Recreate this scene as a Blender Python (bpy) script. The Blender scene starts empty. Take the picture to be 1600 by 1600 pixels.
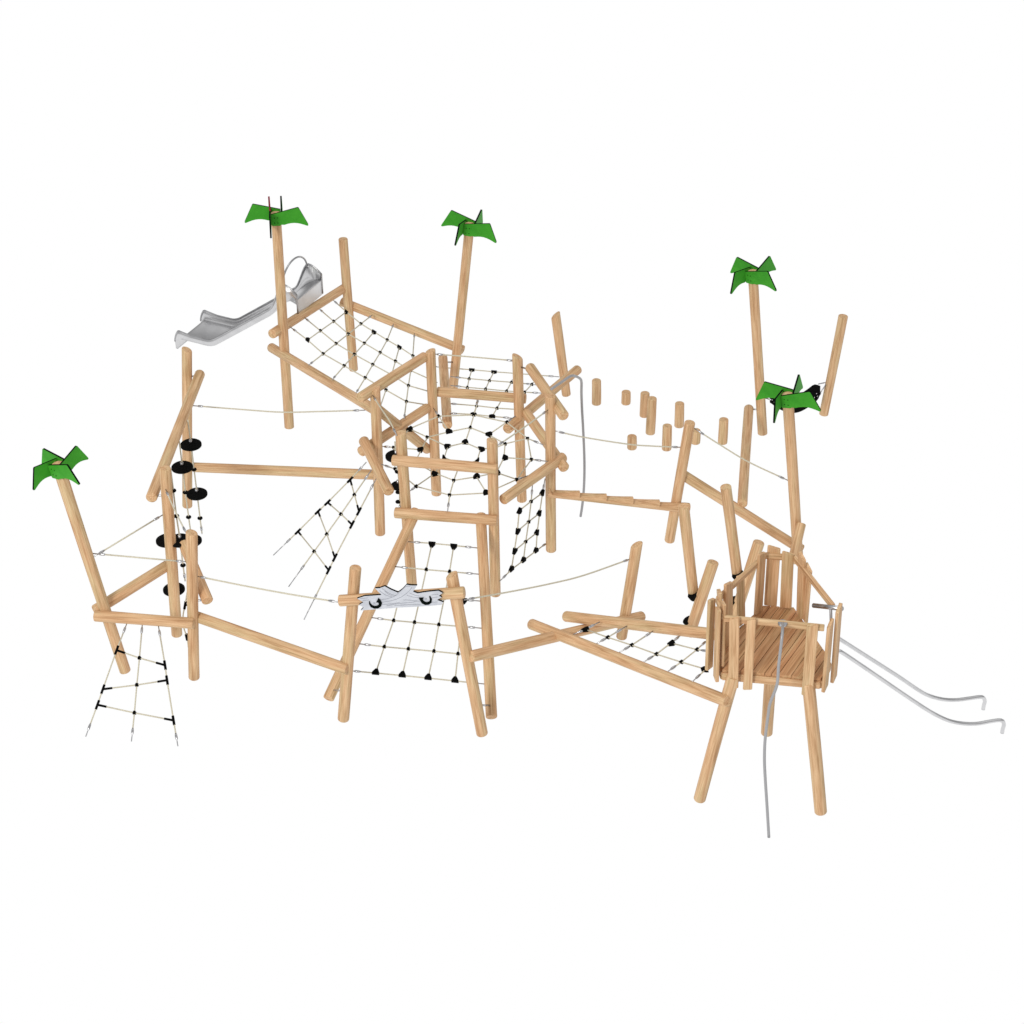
import bpy, bmesh, math, random
import numpy as np
from mathutils import Vector, Matrix, Quaternion
random.seed(7)
S = bpy.context.scene
COL = S.collection
F = 3080.0; PITCH = math.radians(34.5); H = 20.2
CAM = Vector((0, -29.4, H))
FW = Vector((0, math.cos(PITCH), -math.sin(PITCH)))
UP = Vector((0, math.sin(PITCH), math.cos(PITCH)))
RT = Vector((1, 0, 0))
R = 0.09
# ---------- measuring helpers: photograph pixel -> ray, placed by height, depth plane or neighbour ----------
def ray(p): return FW + RT * ((p[0]-800)/F) - UP * ((p[1]-800)/F)
def at(p, zc): return CAM + ray(p)*zc
def atZ(p, z):
    d = ray(p); return CAM + d*((z-CAM.z)/d.z)
def atY(p, y):
    d = ray(p); return CAM + d*((y-CAM.y)/d.y)
def atPl(p, q, n):
    d = ray(p); return CAM + d*((q-CAM).dot(n)/d.dot(n))
def dep(P): return (P-CAM).dot(FW)
def pix(P):
    d = P-CAM; z = d.dot(FW)
    return (800+F*d.dot(RT)/z, 800-F*d.dot(UP)/z)
def zm(ox, oy, s):
    return lambda *pts: [(ox+x/s, oy+y/s) for x, y in pts]
zA = zm(260,280,16/3); zB = zm(400,430,16/3); zD = zm(560,520,16/3); zF = zm(30,660,16/3)
zG = zm(200,560,16/3); zH = zm(120,880,16/3); zI = zm(400,680,16/3); zJ = zm(480,840,5)
zK = zm(560,680,16/3); zL = zm(800,820,16/3); zM = zm(1020,820,5); zP = zm(1260,920,1600/340)
zS = zm(520,890,1600/220); zE = zm(760,520,16/3)
LOG = {}
def inv_at(key, p, side=0.0):
    A, B = LOG[key]; a = Vector(pix(A)); b = Vector(pix(B)); d = b-a
    t = (Vector(p)-a).dot(d)/d.dot(d)
    iv = (1-t)/dep(A) + t/dep(B)
    return 1.0/(1.0/iv + side*0.15)
def cross(p1, p2, q1, q2):
    x1,y1=p1; x2,y2=p2; x3,y3=q1; x4,y4=q2
    D = (x1-x2)*(y3-y4)-(y1-y2)*(x3-x4)
    a = x1*y2-y1*x2; b = x3*y4-y3*x4
    return ((a*(x3-x4)-(x1-x2)*b)/D, (a*(y3-y4)-(y1-y2)*b)/D)
def anchor(an, p1, p2):
    if an[0] == 'z': P = atZ(an[2], an[1]); return an[2], 1/dep(P)
    key, side = an[0], an[1]
    q = an[2] if len(an) > 2 else cross(p1, p2, pix(LOG[key][0]), pix(LOG[key][1]))
    return q, inv_at(key, q, side)
def line3(p1, p2, a1, a2):
    (q1, i1), (q2, i2) = anchor(a1, p1, p2), anchor(a2, p1, p2)
    d = Vector(p2)-Vector(p1); L = d.dot(d)
    t1 = (Vector(q1)-Vector(p1)).dot(d)/L; t2 = (Vector(q2)-Vector(p1)).dot(d)/L
    f = lambda t: i1+(i2-i1)*(t-t1)/(t2-t1)
    return at(p1, 1/f(0)), at(p2, 1/f(1))
# ---------- materials ----------
def mat(name, col, rough=0.6, metal=0.0, spec=0.5):
    m = bpy.data.materials.new(name); m.use_nodes = True
    b = m.node_tree.nodes['Principled BSDF']
    b.inputs['Base Color'].default_value = (*col, 1); b.inputs['Roughness'].default_value = rough
    b.inputs['Metallic'].default_value = metal; b.inputs['Specular IOR Level'].default_value = spec
    return m
def noisy(m, c1, c2, scale, lo=0.35, hi=0.65, bump=0.0):
    nt = m.node_tree; N = nt.nodes; K = nt.links; b = N['Principled BSDF']
    tc = N.new('ShaderNodeTexCoord'); n = N.new('ShaderNodeTexNoise'); n.inputs['Scale'].default_value = scale
    n.inputs['Detail'].default_value = 6
    r = N.new('ShaderNodeValToRGB'); r.color_ramp.elements[0].position = lo; r.color_ramp.elements[1].position = hi
    r.color_ramp.elements[0].color = (*c1,1); r.color_ramp.elements[1].color = (*c2,1)
    K.new(tc.outputs['Object'], n.inputs['Vector']); K.new(n.outputs['Fac'], r.inputs['Fac']); K.new(r.outputs['Color'], b.inputs['Base Color'])
    if bump:
        bp = N.new('ShaderNodeBump'); bp.inputs['Strength'].default_value = bump; bp.inputs['Distance'].default_value = 0.003
        K.new(n.outputs['Fac'], bp.inputs['Height']); K.new(bp.outputs['Normal'], b.inputs['Normal'])
def wood(name, light, dark, mid, rings=True):
    m = mat(name, light, 0.62, 0, 0.3)
    nt = m.node_tree; N = nt.nodes; K = nt.links; b = N['Principled BSDF']
    tc = N.new('ShaderNodeTexCoord'); oi = N.new('ShaderNodeObjectInfo')
    off = N.new('ShaderNodeMath'); off.operation = 'MULTIPLY'; off.inputs[1].default_value = 43.0
    K.new(oi.outputs['Random'], off.inputs[0])
    def noise(sc, scale, det, dist=0.0):
        mp = N.new('ShaderNodeMapping'); mp.inputs['Scale'].default_value = sc
        n = N.new('ShaderNodeTexNoise'); n.noise_dimensions = '4D'
        n.inputs['Scale'].default_value = scale; n.inputs['Detail'].default_value = det; n.inputs['Distortion'].default_value = dist
        K.new(tc.outputs['Object'], mp.inputs['Vector']); K.new(mp.outputs['Vector'], n.inputs['Vector']); K.new(off.outputs[0], n.inputs['W'])
        return n
    n1 = noise((1,1,0.055), 26, 3, 0.4)      # broad streaks
    n2 = noise((1,1,0.03), 95, 4)            # fine grain
    n3 = noise((1,1,0.10), 9, 2)            # slow tone change
    r1 = N.new('ShaderNodeValToRGB'); e = r1.color_ramp.elements
    e[0].position = 0.33; e[0].color = (*dark,1); e[1].position = 0.62; e[1].color = (*light,1)
    x = e.new(0.46); x.color = (*mid,1)
    K.new(n1.outputs['Fac'], r1.inputs['Fac'])
    mx = N.new('ShaderNodeMix'); mx.data_type = 'RGBA'; mx.blend_type = 'MULTIPLY'; mx.inputs[0].default_value = 1.0
    r2 = N.new('ShaderNodeValToRGB'); r2.color_ramp.elements[0].position = .3; r2.color_ramp.elements[1].position = .6
    r2.color_ramp.elements[0].color = (.76,.69,.61,1); r2.color_ramp.elements[1].color = (1.04,1.04,1.04,1)
    K.new(n2.outputs['Fac'], r2.inputs['Fac']); K.new(r1.outputs['Color'], mx.inputs[6]); K.new(r2.outputs['Color'], mx.inputs[7])
    m3 = N.new('ShaderNodeMix'); m3.data_type = 'RGBA'; m3.blend_type = 'MULTIPLY'; m3.inputs[0].default_value = 1.0
    r3 = N.new('ShaderNodeValToRGB'); r3.color_ramp.elements[0].position = .35; r3.color_ramp.elements[1].position = .65
    r3.color_ramp.elements[0].color = (.98,.89,.84,1); r3.color_ramp.elements[1].color = (.93,1.0,.96,1)
    y_ = r3.color_ramp.elements.new(.5); y_.color = (1.01,.985,.96,1)
    K.new(n3.outputs['Fac'], r3.inputs['Fac']); K.new(mx.outputs[2], m3.inputs[6]); K.new(r3.outputs['Color'], m3.inputs[7])
    K.new(m3.outputs[2], b.inputs['Base Color'])
    bp = N.new('ShaderNodeBump'); bp.inputs['Strength'].default_value = 0.25; bp.inputs['Distance'].default_value = 0.004
    K.new(n2.outputs['Fac'], bp.inputs['Height']); K.new(bp.outputs['Normal'], b.inputs['Normal'])
    return m
WOOD = wood('larch_wood', (.72,.505,.305), (.50,.305,.16), (.64,.425,.242))
DECK = wood('deck_wood', (.61,.37,.20), (.43,.225,.11), (.53,.30,.15))
ROPE = mat('rope', (.50,.46,.33), .85); noisy(ROPE, (.50,.46,.34), (.64,.60,.48), 60)
BLACK = mat('black_plastic', (.003,.003,.003), .7, 0, .03)
RUBBER = mat('black_rubber', (.005,.005,.005), .9, 0, .03); noisy(RUBBER, (.003,.003,.003), (.009,.009,.009), 40)
STEEL = mat('brushed_steel', (.52,.52,.53), .32, 1); noisy(STEEL, (.38,.38,.39), (.50,.50,.51), 8)
BAR = mat('polished_bar_steel', (.66,.66,.67), .3, 1); noisy(BAR, (.62,.62,.63), (.69,.69,.70), 5)
SHEET = mat('slide_steel', (.60,.60,.61), .33, 1); noisy(SHEET, (.60,.60,.61), (.67,.67,.68), 4)
GREYROD = mat('grey_painted_steel', (.36,.36,.37), .45, .3)
GREEN = mat('green_panel', (.035,.26,.018), .55, 0, .12)
RED = mat('crimson_core_edge', (.22,.004,.03), .6, 0, .1); noisy(GREEN, (.040,.285,.020), (.052,.33,.024), 6)
EDGE = mat('dark_core_edge', (.002,.004,.003), .8, 0, .03)
BOARD = mat('pale_grey_panel', (.56,.58,.64), .5); noisy(BOARD, (.50,.52,.57), (.60,.62,.67), 7)
LINE = mat('engraved_line', (.27,.28,.32), .7)
# ---------- object helpers ----------
def link(name, me, m, parent=None, loc=(0,0,0), rot=None):
    o = bpy.data.objects.new(name, me); COL.objects.link(o)
    if me is not None and m is not None:
        for k in (m if isinstance(m, (list,tuple)) else [m]): me.materials.append(k)
    base = Vector(loc)
    if parent is not None:
        o.parent = parent
        base = base - wpos(parent)
        if parent.rotation_mode == 'QUATERNION':
            qi = wrot(parent).inverted(); base = qi @ base
            rot = qi @ (rot or Quaternion())
    o.location = base
    if rot is not None: o.rotation_mode = 'QUATERNION'; o.rotation_quaternion = rot
    W[o.name] = (Vector(loc), (rot if parent is None or parent.rotation_mode != 'QUATERNION' else wrot(parent) @ rot) or Quaternion())
    return o
W = {}
def wpos(o): return W[o.name][0]
def wrot(o): return W[o.name][1]
def tag(o, label, cat, group=None, kind=None):
    o['label'] = label; o['category'] = cat
    if group: o['group'] = group
    if kind: o['kind'] = kind
    return o
def thing(name, label, cat, loc, group=None):
    return tag(link(name, None, None, None, loc), label, cat, group)
def mesh(name, V, Fc, smooth=None):
    me = bpy.data.meshes.new(name); me.from_pydata([tuple(v) for v in V], [], Fc); me.update()
    bm = bmesh.new(); bm.from_mesh(me); bmesh.ops.recalc_face_normals(bm, faces=bm.faces); bm.to_mesh(me); bm.free()
    if smooth is not None:
        for p in me.polygons: p.use_smooth = smooth if isinstance(smooth, bool) else smooth(p)
    return me
def log(key, name, A, B, parent=None, r=R, cutA=None, cutB=None, notch=False, rB=None, m=None, flat=False):
    """round log from A to B, local z along the log so that the grain follows it"""
    LOG[key] = (A.copy(), B.copy()) if key else None
    if not key: LOG.pop(key)
    ax = B-A; L = ax.length; q = Vector((0,0,1)).rotation_difference(ax.normalized())
    rB = rB or r; n = 24; V = []; Fc = []
    rnd = random.Random(str(key)+name)
    ph = rnd.random()*6.28; bow = rnd.uniform(-.004,.004)
    ch = .003 if flat else .016
    st = [(0, r-ch), (ch*.3, r-ch*.3), (ch, r)]
    m_ = max(6, int(L/.12))
    if notch:
        ts = []
        for k in range(5):
            ts += [k/5*.94+.03, (k+1)/5*.94+.03-.0015]
        inner = [(t*L, r) for t in ts]
    else: inner = [(ch+(L-2*ch)*k/m_, None) for k in range(1, m_)]
    st += inner + [(L-ch, rB), (L-ch*.3, rB-ch*.3), (L, rB-ch)]
    inv = q.inverted()
    def cutdir(c): v = inv @ Vector((math.cos(math.radians(c[0])), math.sin(math.radians(c[0])), 0)); return v, c[1]
    upl = inv @ Vector((0,0,1))
    for i, (z, rr) in enumerate(st):
        t = z/L
        if rr is None: rr = r+(rB-r)*t
        wob = 1+.012*math.sin(t*5+ph)
        for k in range(n):
            a = k*2*math.pi/n
            oval = 1+.012*math.cos(2*a+ph+t*2)
            x, y, zz = rr*wob*oval*math.cos(a)+bow*math.sin(t*3.14), rr*wob*oval*math.sin(a), z
            if cutA and i < 3: v, s = cutdir(cutA); zz -= s*(x*v.x+y*v.y)
            if cutB and i >= len(st)-3: v, s = cutdir(cutB); zz += s*(x*v.x+y*v.y)
            if notch:
                j = i-3
                if 0 <= j < len(inner):
                    lev = .062 if j % 2 == 0 else .018
                    lev = .088 if j % 2 == 1 else .004
                    p = Vector((x, y, 0)); h = p.dot(upl)
                    if h > lev: p -= upl*(h-lev); x, y = p.x, p.y
            V.append((x, y, zz))
    ns = len(st)
    for i in range(ns-1):
        for k in range(n):
            a, b = i*n+k, i*n+(k+1) % n
            Fc.append((a, b, b+n, a+n))
    Fc.append(tuple(range(n))[::-1]); Fc.append(tuple((ns-1)*n+k for k in range(n)))
    me = mesh(name, V, Fc, (lambda p: len(p.vertices) == 4) if not notch else (lambda p: False))
    return link(name, me, m or WOOD, parent, A, q)
def plank(name, A, B, w, t, wdir, parent, m=None, peak=0.0):
    """board from A to B, width along wdir, bevelled; local z along it"""
    ax = (B-A); L = ax.length; zx = ax.normalized()
    yx = zx.cross(wdir).normalized(); xx = yx.cross(zx).normalized()
    q = Matrix((xx, yx, zx)).transposed().to_quaternion()
    c = min(w, t)*.22; V = []; Fc = []
    ring = [(-w/2+c,-t/2),(w/2-c,-t/2),(w/2,-t/2+c),(w/2,t/2-c),(w/2-c,t/2),(-w/2+c,t/2),(-w/2,t/2-c),(-w/2,-t/2+c)]
    for z, k in ((0,.8),(c*.6,1),(L-c*.6,1),(L,.8)):
        for x, y in ring:
            zz = z
            if peak:
                if z > L/2: zz = z-abs(x-w*.1)*peak*(1 if x > 0 else 1.5)
                else: zz = z+abs(x+w*.15)*peak*.6
            V.append((x*k, y*k, zz))
    n = 8
    for i in range(3):
        for k in range(n): a, b = i*n+k, i*n+(k+1) % n; Fc.append((a,b,b+n,a+n))
    Fc.append(tuple(range(n))[::-1]); Fc.append(tuple(24+k for k in range(n)))
    return link(name, mesh(name, V, Fc, False), m or WOOD, parent, A, q)
def tube_geo(pts, r, n=10, closed=False, rs=None):
    pts = [Vector(p) for p in pts]; V = []; Fc = []; N = len(pts)
    T = [((pts[min(i+1,N-1)]-pts[max(i-1,0)]).normalized()) for i in range(N)]
    nrm = T[0].orthogonal().normalized()
    for i, p in enumerate(pts):
        nrm = (nrm - T[i]*nrm.dot(T[i])).normalized(); bn = T[i].cross(nrm)
        rr = rs[i] if rs else r
        for k in range(n):
            a = 2*math.pi*k/n; V.append(p+(nrm*math.cos(a)+bn*math.sin(a))*rr)
    for i in range(N-1):
        for k in range(n): a, b = i*n+k, i*n+(k+1) % n; Fc.append((a,b,b+n,a+n))
    Fc.append(tuple(range(n))[::-1]); Fc.append(tuple((N-1)*n+k for k in range(n)))
    return V, Fc
def join(geos):
    V = []; Fc = []
    for v, f in geos:
        o = len(V); V += list(v); Fc += [tuple(i+o for i in x) for x in f]
    return V, Fc
def part(name, geo, m, parent, smooth=True):
    V, Fc = geo; c = sum((Vector(v) for v in V), Vector())/len(V)
    if parent is None: c.z = min(v[2] for v in V)
    me = mesh(name, [Vector(v)-c for v in V], Fc, (lambda p: len(p.vertices) == 4) if smooth else False)
    return link(name, me, m, parent, c)
def smooth_path(pts, n=8):
    pts = [Vector(p) for p in pts]; P = [pts[0]*2-pts[1]]+pts+[pts[-1]*2-pts[-2]]; out = []
    for i in range(1, len(P)-2):
        for k in range(n):
            t = k/n; a,b,c,d = P[i-1],P[i],P[i+1],P[i+2]
            out.append(.5*((2*b)+(c-a)*t+(2*a-5*b+4*c-d)*t*t+(3*b-a-3*c+d)*t**3))
    out.append(pts[-1]); return out
def ball(c, r, sz=1.0):
    V = []; Fc = []; n, m_ = 10, 6
    for i in range(m_+1):
        th = math.pi*i/m_
        rr = max(math.sin(th), .02)
        for k in range(n): a = 2*math.pi*k/n; V.append(Vector(c)+Vector((rr*math.cos(a)*r, rr*math.sin(a)*r, math.cos(th)*r*sz)))
    for i in range(m_):
        for k in range(n): a, b = i*n+k, i*n+(k+1) % n; Fc.append((a,b,b+n,a+n))
    return V, Fc
def shackle(P, Q, parent, kind='shackle'):
    """metal end fitting at P, rope runs on towards Q"""
    d = (Q-P).normalized()
    pr = [P-d*.03, P+d*.075, P+d*.09, P+d*.12, P+d*.16, P+d*.185]
    g = tube_geo(pr, 0, 8, rs=[.009,.009,.019,.021,.019,.012])
    part(kind, g, STEEL, parent)
    return P+d*.17
def tee(P, d, b, parent, style):
    """black connector: through-rope direction d, branch direction b"""
    d = d.normalized(); b = (b-d*b.dot(d)*.0).normalized()
    if style == 'tee':
        g = join([tube_geo([P-d*.075, P+d*.075], .021, 8), tube_geo([P, P+b*.15], .018, 8)])
    else:
        n = d.cross(b).normalized(); t = .026; V = []
        for s in (-1, 1):
            for u, v in ((-.058,-.022),(.058,-.022),(.056,.014),(.020,.072),(-.020,.072),(-.056,.014)):
                V.append(P+d*u+b*v+n*(s*t))
        Fc = [(0,1,2,3,4,5),(11,10,9,8,7,6)]+[(i,(i+1)%6,(i+1)%6+6,i+6) for i in range(6)]
        g = (V, Fc)
    part('tee_connector', g, BLACK, parent, False)
def clamp(P, d1, d2, parent):
    d1, d2 = d1.normalized(), d2.normalized()
    n = d1.cross(d2).normalized()
    g = join([tube_geo([P-d1*.026+n*.008, P+d1*.026+n*.008], .023, 8), tube_geo([P-d2*.026-n*.008, P+d2*.026-n*.008], .023, 8)])
    part('rope_clamp', g, BLACK, parent)
def net(name, label, anchors, lines, style='tri', rods=0.0, rr=.0115, group=None, free=()):
    A = []; b = []
    for an in anchors:
        q, iv = anchor(an, None, None); A.append((1, q[0], q[1])); b.append(iv)
    c, *_ = np.linalg.lstsq(np.array(A), np.array(b), rcond=None)
    P3 = lambda p: at(p, 1/(c[0]+c[1]*p[0]+c[2]*p[1]))
    allp = [P3(p) for L in lines for p in L]
    base = sum(allp, Vector())/len(allp); base.z = min(p.z for p in allp)
    t = thing(name, label, 'net', base, group)
    nodes = []
    def find(p):
        for nd in nodes:
            if (Vector(nd['p'])-Vector(p)).length < 2.2: return nd
        nd = {'p': p, 'use': []}; nodes.append(nd); return nd
    for li, L in enumerate(lines):
        for pi, p in enumerate(L): find(p)['use'].append((li, pi))
    for L in lines:
        L[:] = [find(p)['p'] for p in L]
    L3 = [[P3(p) for p in L] for L in lines]
    for nd in nodes:
        P = P3(nd['p']); ins = []; ends = []
        for li, pi in nd['use']:
            L = L3[li]
            if (L[0]-L[-1]).length < 1e-6 and pi in (0, len(L)-1):
                if pi == 0: ins.append(L[1]-L[-2])
                continue
            if 0 < pi < len(L)-1: ins.append((L[pi+1]-L[pi-1]))
            else: ends.append((L[1]-L[0]) if pi == 0 else (L[-2]-L[-1]))
        if len(ins) >= 2: clamp(P, ins[0], ins[1], t)
        elif len(ins) == 1 and ends: tee(P, ins[0], ends[0], t, style)
        elif len(ends) >= 2: tee(P, ends[0]-ends[1], ends[0]+ends[1] if (ends[0].normalized()+ends[1].normalized()).length > .3 else ends[0].orthogonal(), t, style)
    for li, L in enumerate(L3):
        a, bb = list(L), None
        def lone(p): return len(find(p)['use']) == 1
        pts = list(L)
        if lone(lines[li][0]) and (li, 0) not in free: pts[0] = shackle(pts[0], pts[1], t)
        if lone(lines[li][-1]) and (li, 1) not in free:
            if rods and True:
                d = (pts[-2]-pts[-1]).normalized(); e = pts[-1]+d*rods
                part('ground_anchor_rod', join([tube_geo([pts[-1], e], .009, 8), tube_geo([e, e+d*.09], .019, 8)]), STEEL, t); pts[-1] = e
            else: pts[-1] = shackle(pts[-1], pts[-2], t)
        part('rope', tube_geo(pts, rr, 8), ROPE, t)
    return t, P3
def single_rope(label, pts, rr=.0125, s0=True, s1=True):
    pts = smooth_path(pts, 10) if len(pts) > 2 else pts
    base = (pts[0]+pts[-1])/2; base.z = min(p.z for p in pts)
    t = thing('hand_rope', label, 'rope', base, 'single ropes strung between posts')
    pts = list(pts)
    if s0:
        while len(pts) > 2 and (pts[1]-pts[0]).length < .19: pts.pop(1)
        pts[0] = shackle(pts[0], pts[1], t)
    if s1:
        while len(pts) > 2 and (pts[-2]-pts[-1]).length < .19: pts.pop(-2)
        pts[-1] = shackle(pts[-1], pts[-2], t)
    part('rope', tube_geo(pts, rr, 8), ROPE, t)
    return t
def rope_px(label, pxs, a0, a1, **k):
    """rope through pixels, depth running from neighbour a0 to neighbour a1"""
    i0 = inv_at(a0[0], pxs[0], a0[1]); i1 = inv_at(a1[0], pxs[-1], a1[1]); L = pxs[-1][0]-pxs[0][0]
    return single_rope(label, [at(p, 1/(i0+(i1-i0)*(p[0]-pxs[0][0])/L)) for p in pxs], **k)
def bolt(P, Q, parent):
    part('bolt', tube_geo([P, Q], .016, 8), STEEL, parent)
def mid(*pts): 
    c = sum((Vector(p) for p in pts), Vector())/len(pts); return Vector((c.x, c.y, 0))
def post_pts(top, bot, dy=0.0, zb=0.0):
    B = atZ(bot, zb); A = atY(top, B.y+dy); return A, B

# ================= palm-topped poles =================
def leaf_geo(u0):
    top = [(u0,.0),(.345,.108)]
    tipo = [(.362,.100),(.492,-.195),(.492,-.214),(.474,-.218)]
    arc = [(.474-(.474-.09)*k/8, -.218+.052*math.sin(k/8*math.pi)+.012*k/8) for k in range(1,9)]
    low = [(.06,-.225),(u0+.01,-.225),(u0,-.20)]
    return top+tipo+arc+low
def leaf(name, O, th, axis, parent, u0=-.083, flip=False, sc=1.0):
    out = [(u if u < .12 else .1+(u-.1)*sc, v*(1 if u < .12 else 1+(sc-1)*.6)) for u, v in leaf_geo(u0)]; t = .015
    d = Vector((math.cos(th), math.sin(th), 0)); nn = Vector((math.sin(th), -math.cos(th), 0))
    if flip: nn = -nn
    # tilt the pinwheel with the trunk
    q = Vector((0,0,1)).rotation_difference(axis); d = q @ d; nn = q @ nn; up = axis
    Q = O+nn*(R+.012)
    V = [Q+d*u+up*v+nn*(s*t) for s in (-1,1) for u, v in out]; n = len(out)
    Fc = [tuple(range(n)), tuple(range(2*n-1, n-1, -1))]+[(i,(i+1)%n,(i+1)%n+n,i+n) for i in range(n)]
    c = sum(V, Vector())/len(V)
    me = mesh(name, [v-c for v in V], Fc, False)
    o = link(name, me, [GREEN, RED if flip else EDGE], parent, c)
    for p in me.polygons: p.material_index = 0 if len(p.vertices) > 4 else 1
    return o
def palm(key, top, bot, angs, label, dy=0.0, sc=1.2):
    A, B = post_pts(top, bot, dy)
    t = thing('palm_pole', label, 'pole', B, 'poles topped with green palm leaf blades')
    ax = (A-B).normalized()
    log(key, 'trunk', A, B, t, R*1.02, flat=True)
    for k, a in enumerate(angs):
        lf = leaf('leaf', A+ax*.028, math.radians(a), ax, t, flip=(k == 4), sc=sc)
        nn = Vector((math.sin(math.radians(a)), -math.cos(math.radians(a)), 0)); d = Vector((math.cos(math.radians(a)), math.sin(math.radians(a)), 0))
        if k == 4: continue
        for s_, v_ in ((-.03,.04),(.03,.04),(-.03,.14),(.03,.14)):
            part('screw', ball(A+nn*(R+.024)+d*s_-ax*v_, .010), EDGE, lf)
    return A, B
palm('palm0', (90,725), (195.5,1048), (-33,57,147,237), 'palm-leaf pole leaning far left, behind the short hanging net', sc=1.0)
palm('palm1', (431,333), (452,667), (6,96,186,276,98), 'tallest palm-leaf pole, in front of the steel slide')
palm('palm2', (734,350), (707,614), (-15,75,165,255), 'palm-leaf pole behind the middle tower, right end of the net ramp')
palm('palm3', (1176,424), (1191.5,677), (-40,50,140,230), 'palm-leaf pole at the back right, holding the left end of the black hammock')
palm('palm4', (1230.5,616), (1247,873), (-20,70,160,250), 'palm-leaf pole rising directly behind the lookout platform')

# ================= middle climbing tower =================
TW = {}
for k, tp, bt, cut in (('a',(586,607),(594,834),(0,.6)), ('b',(672.5,548),(682,772),(0,.35)), ('c',(808.5,557),(815.5,782),(180,.6)),
                  ('d',(860,618),(861,860),None), ('e',(769,688),(774,929),(180,.3)), ('f',(626,676),(643.5,914),None)):
    TW[k] = post_pts(tp, bt)+(cut,)
ctr = mid(*[v[1] for v in TW.values()])
tower = thing('climbing_tower', 'six-sided climbing tower of round logs in the middle of the playground', 'climbing tower', ctr)
for k, (A, B, cut) in TW.items(): log(k, 'post', A, B, tower, cutA=cut)
A = at((692,559), 1/inv_at('palm2',(715,562))); B = at((699,664), 1/inv_at('b',(680,662))); log('b2', 'brace', A, B, tower)
A, B = post_pts((868,492), (885,617)); log('q', 'post', A, B, tower, cutA=(0,.7))
def rail(key, p1, p2, a1, a2, parent=tower, name='rail', **k):
    A, B = line3(p1, p2, a1, a2); return log(key, name, A, B, parent, **k)
rail('r1', (562,622), (664,557), ('a',1), ('b',1.2))
rail('r2', (564,706), (668,637), ('a',1), ('b',0.6))
rail('r3', (683,612), (822,623), ('b',1), ('c',1))
rail('r5', (792,671), (903,577), ('z',1.74,(792,671)), ('z',1.74,(903,577)))
rail('r4', (828,574), (881,650), ('z',2.95,(828,574)), ('z',2.95,(881,650)))
rail('r6', (822,645), (882,731), ('z',1.88,(822,645)), ('z',1.80,(882,731)))
rail('r7', (786,781), (880,714), ('e',0,(780,785)), ('d',-1))
rail('r8', (613,719), (777,733), ('f',-1), ('e',-1))
rail('r9', (617,801), (777,813), ('f',-1), ('e',-1))
rail('r10', (568,688), (608,768), ('z',2.0,(568,688)), ('z',1.9,(608,768)))
def b3(k1, p1, k2, p2, parent):
    bolt(at(p1, 1/inv_at(k1, p1)), at(p2, 1/inv_at(k2, p2)), parent)
b3('b2',(693,566),'palm2',(712,566),tower); b3('b',(681,660),'b2',(698,660),tower); b3('c',(812,573),'r4',(829,578),tower)

# ================= net ramp frame (upper left) =================
A, B = post_pts((536,373), (552.5,578))
rf = thing('log_ramp', 'log frame round the sloping net between slide and tower', 'frame', mid(A, B, LOG['palm1'][1], LOG['b'][1]))
log('p535', 'post', A, B, rf)
rail('bk', (425,522), (538,450), ('palm1',1), ('p535',1), rf, 'beam')
rail('lf', (424,543), (590,643), ('palm1',-1), ('a',.8), rf, 'beam')
rail('rt', (533,471), (724,547), ('p535',1), ('palm2',1), rf, 'beam')
rail('lf2', (592,641), (668,702), ('a',1.0,(590,640)), ('b',1.2,(676,700)), rf, 'beam')

# ================= left crossed-log frame with discs =================
A1, B1 = post_pts((292,546), (292.7,791)); A2, B2 = post_pts((258,731), (276.5,992)); A3, B3 = post_pts((299.5,832), (303.3,1059))
lfr = thing('disc_climber', 'three upright logs joined by two leaning logs on the left', 'frame', mid(B1,B2,B3))
log('s', 'post', A1, B1, lfr, cutA=(180,.4)); log('s2', 'post', A2, B2, lfr); log('s3', 'post', A3, B3, lfr, cutA=(180,.25))
rail('dg', (312.5,584), (236.5,778), ('s',0,(310,589)), ('s2',.3,(240,775)), lfr, 'brace')
rail('dg2', (287,849), (324.5,939), ('s2',.2,(287,849)), ('s3',0,(324,939)), lfr, 'brace')
b3('s',(295,589),'dg',(312,586),lfr); b3('dg',(237,774),'s2',(262,775),lfr); b3('s2',(266,852),'dg2',(288,854),lfr); b3('s3',(302,938),'dg2',(323,938),lfr)

def beam(key, p1, p2, a1, a2, label, **k):
    A, B = line3(p1, p2, a1, a2)
    o = log(key, 'balance_log', A, B, None, **k); tag(o, label, 'beam', 'loose-looking log beams linking the posts'); return o
beam('lb', (302,730), (592,742), ('s',1), ('a',1), 'long level log beam running from the disc posts to the middle tower')
beam('bm1', (148,962), (303,974), ('palm0',-1), ('s3',-1), 'short level log beam carrying the small hanging net at far left')
beam('bm2', (148,954), (262,883), ('palm0',1), ('s2',1), 'slanting log beam from the leaning palm-leaf pole back to the disc posts')

# ================= gate =================
A1, B1 = post_pts((555.5,887), (536.5,1124)); A2, B2 = post_pts((705.5,898), (753.5,1147), dy=.2)
gate = thing('log_gate', 'log gateway with crossbar carrying the grey horseshoe sign', 'gate', mid(B1,B2))
log('g1', 'post', A1, B1, gate); log('g2', 'post', A2, B2, gate, cutA=(0,.45))
rail('gx', (530,938.5), (726,925.5), ('g1',-1), ('g2',-1), gate, 'crossbar')
beam('gb', (300,961), (543,1046), ('s3',1), ('g1',-1), 'log beam sloping from the left posts down to the gateway')
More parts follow.
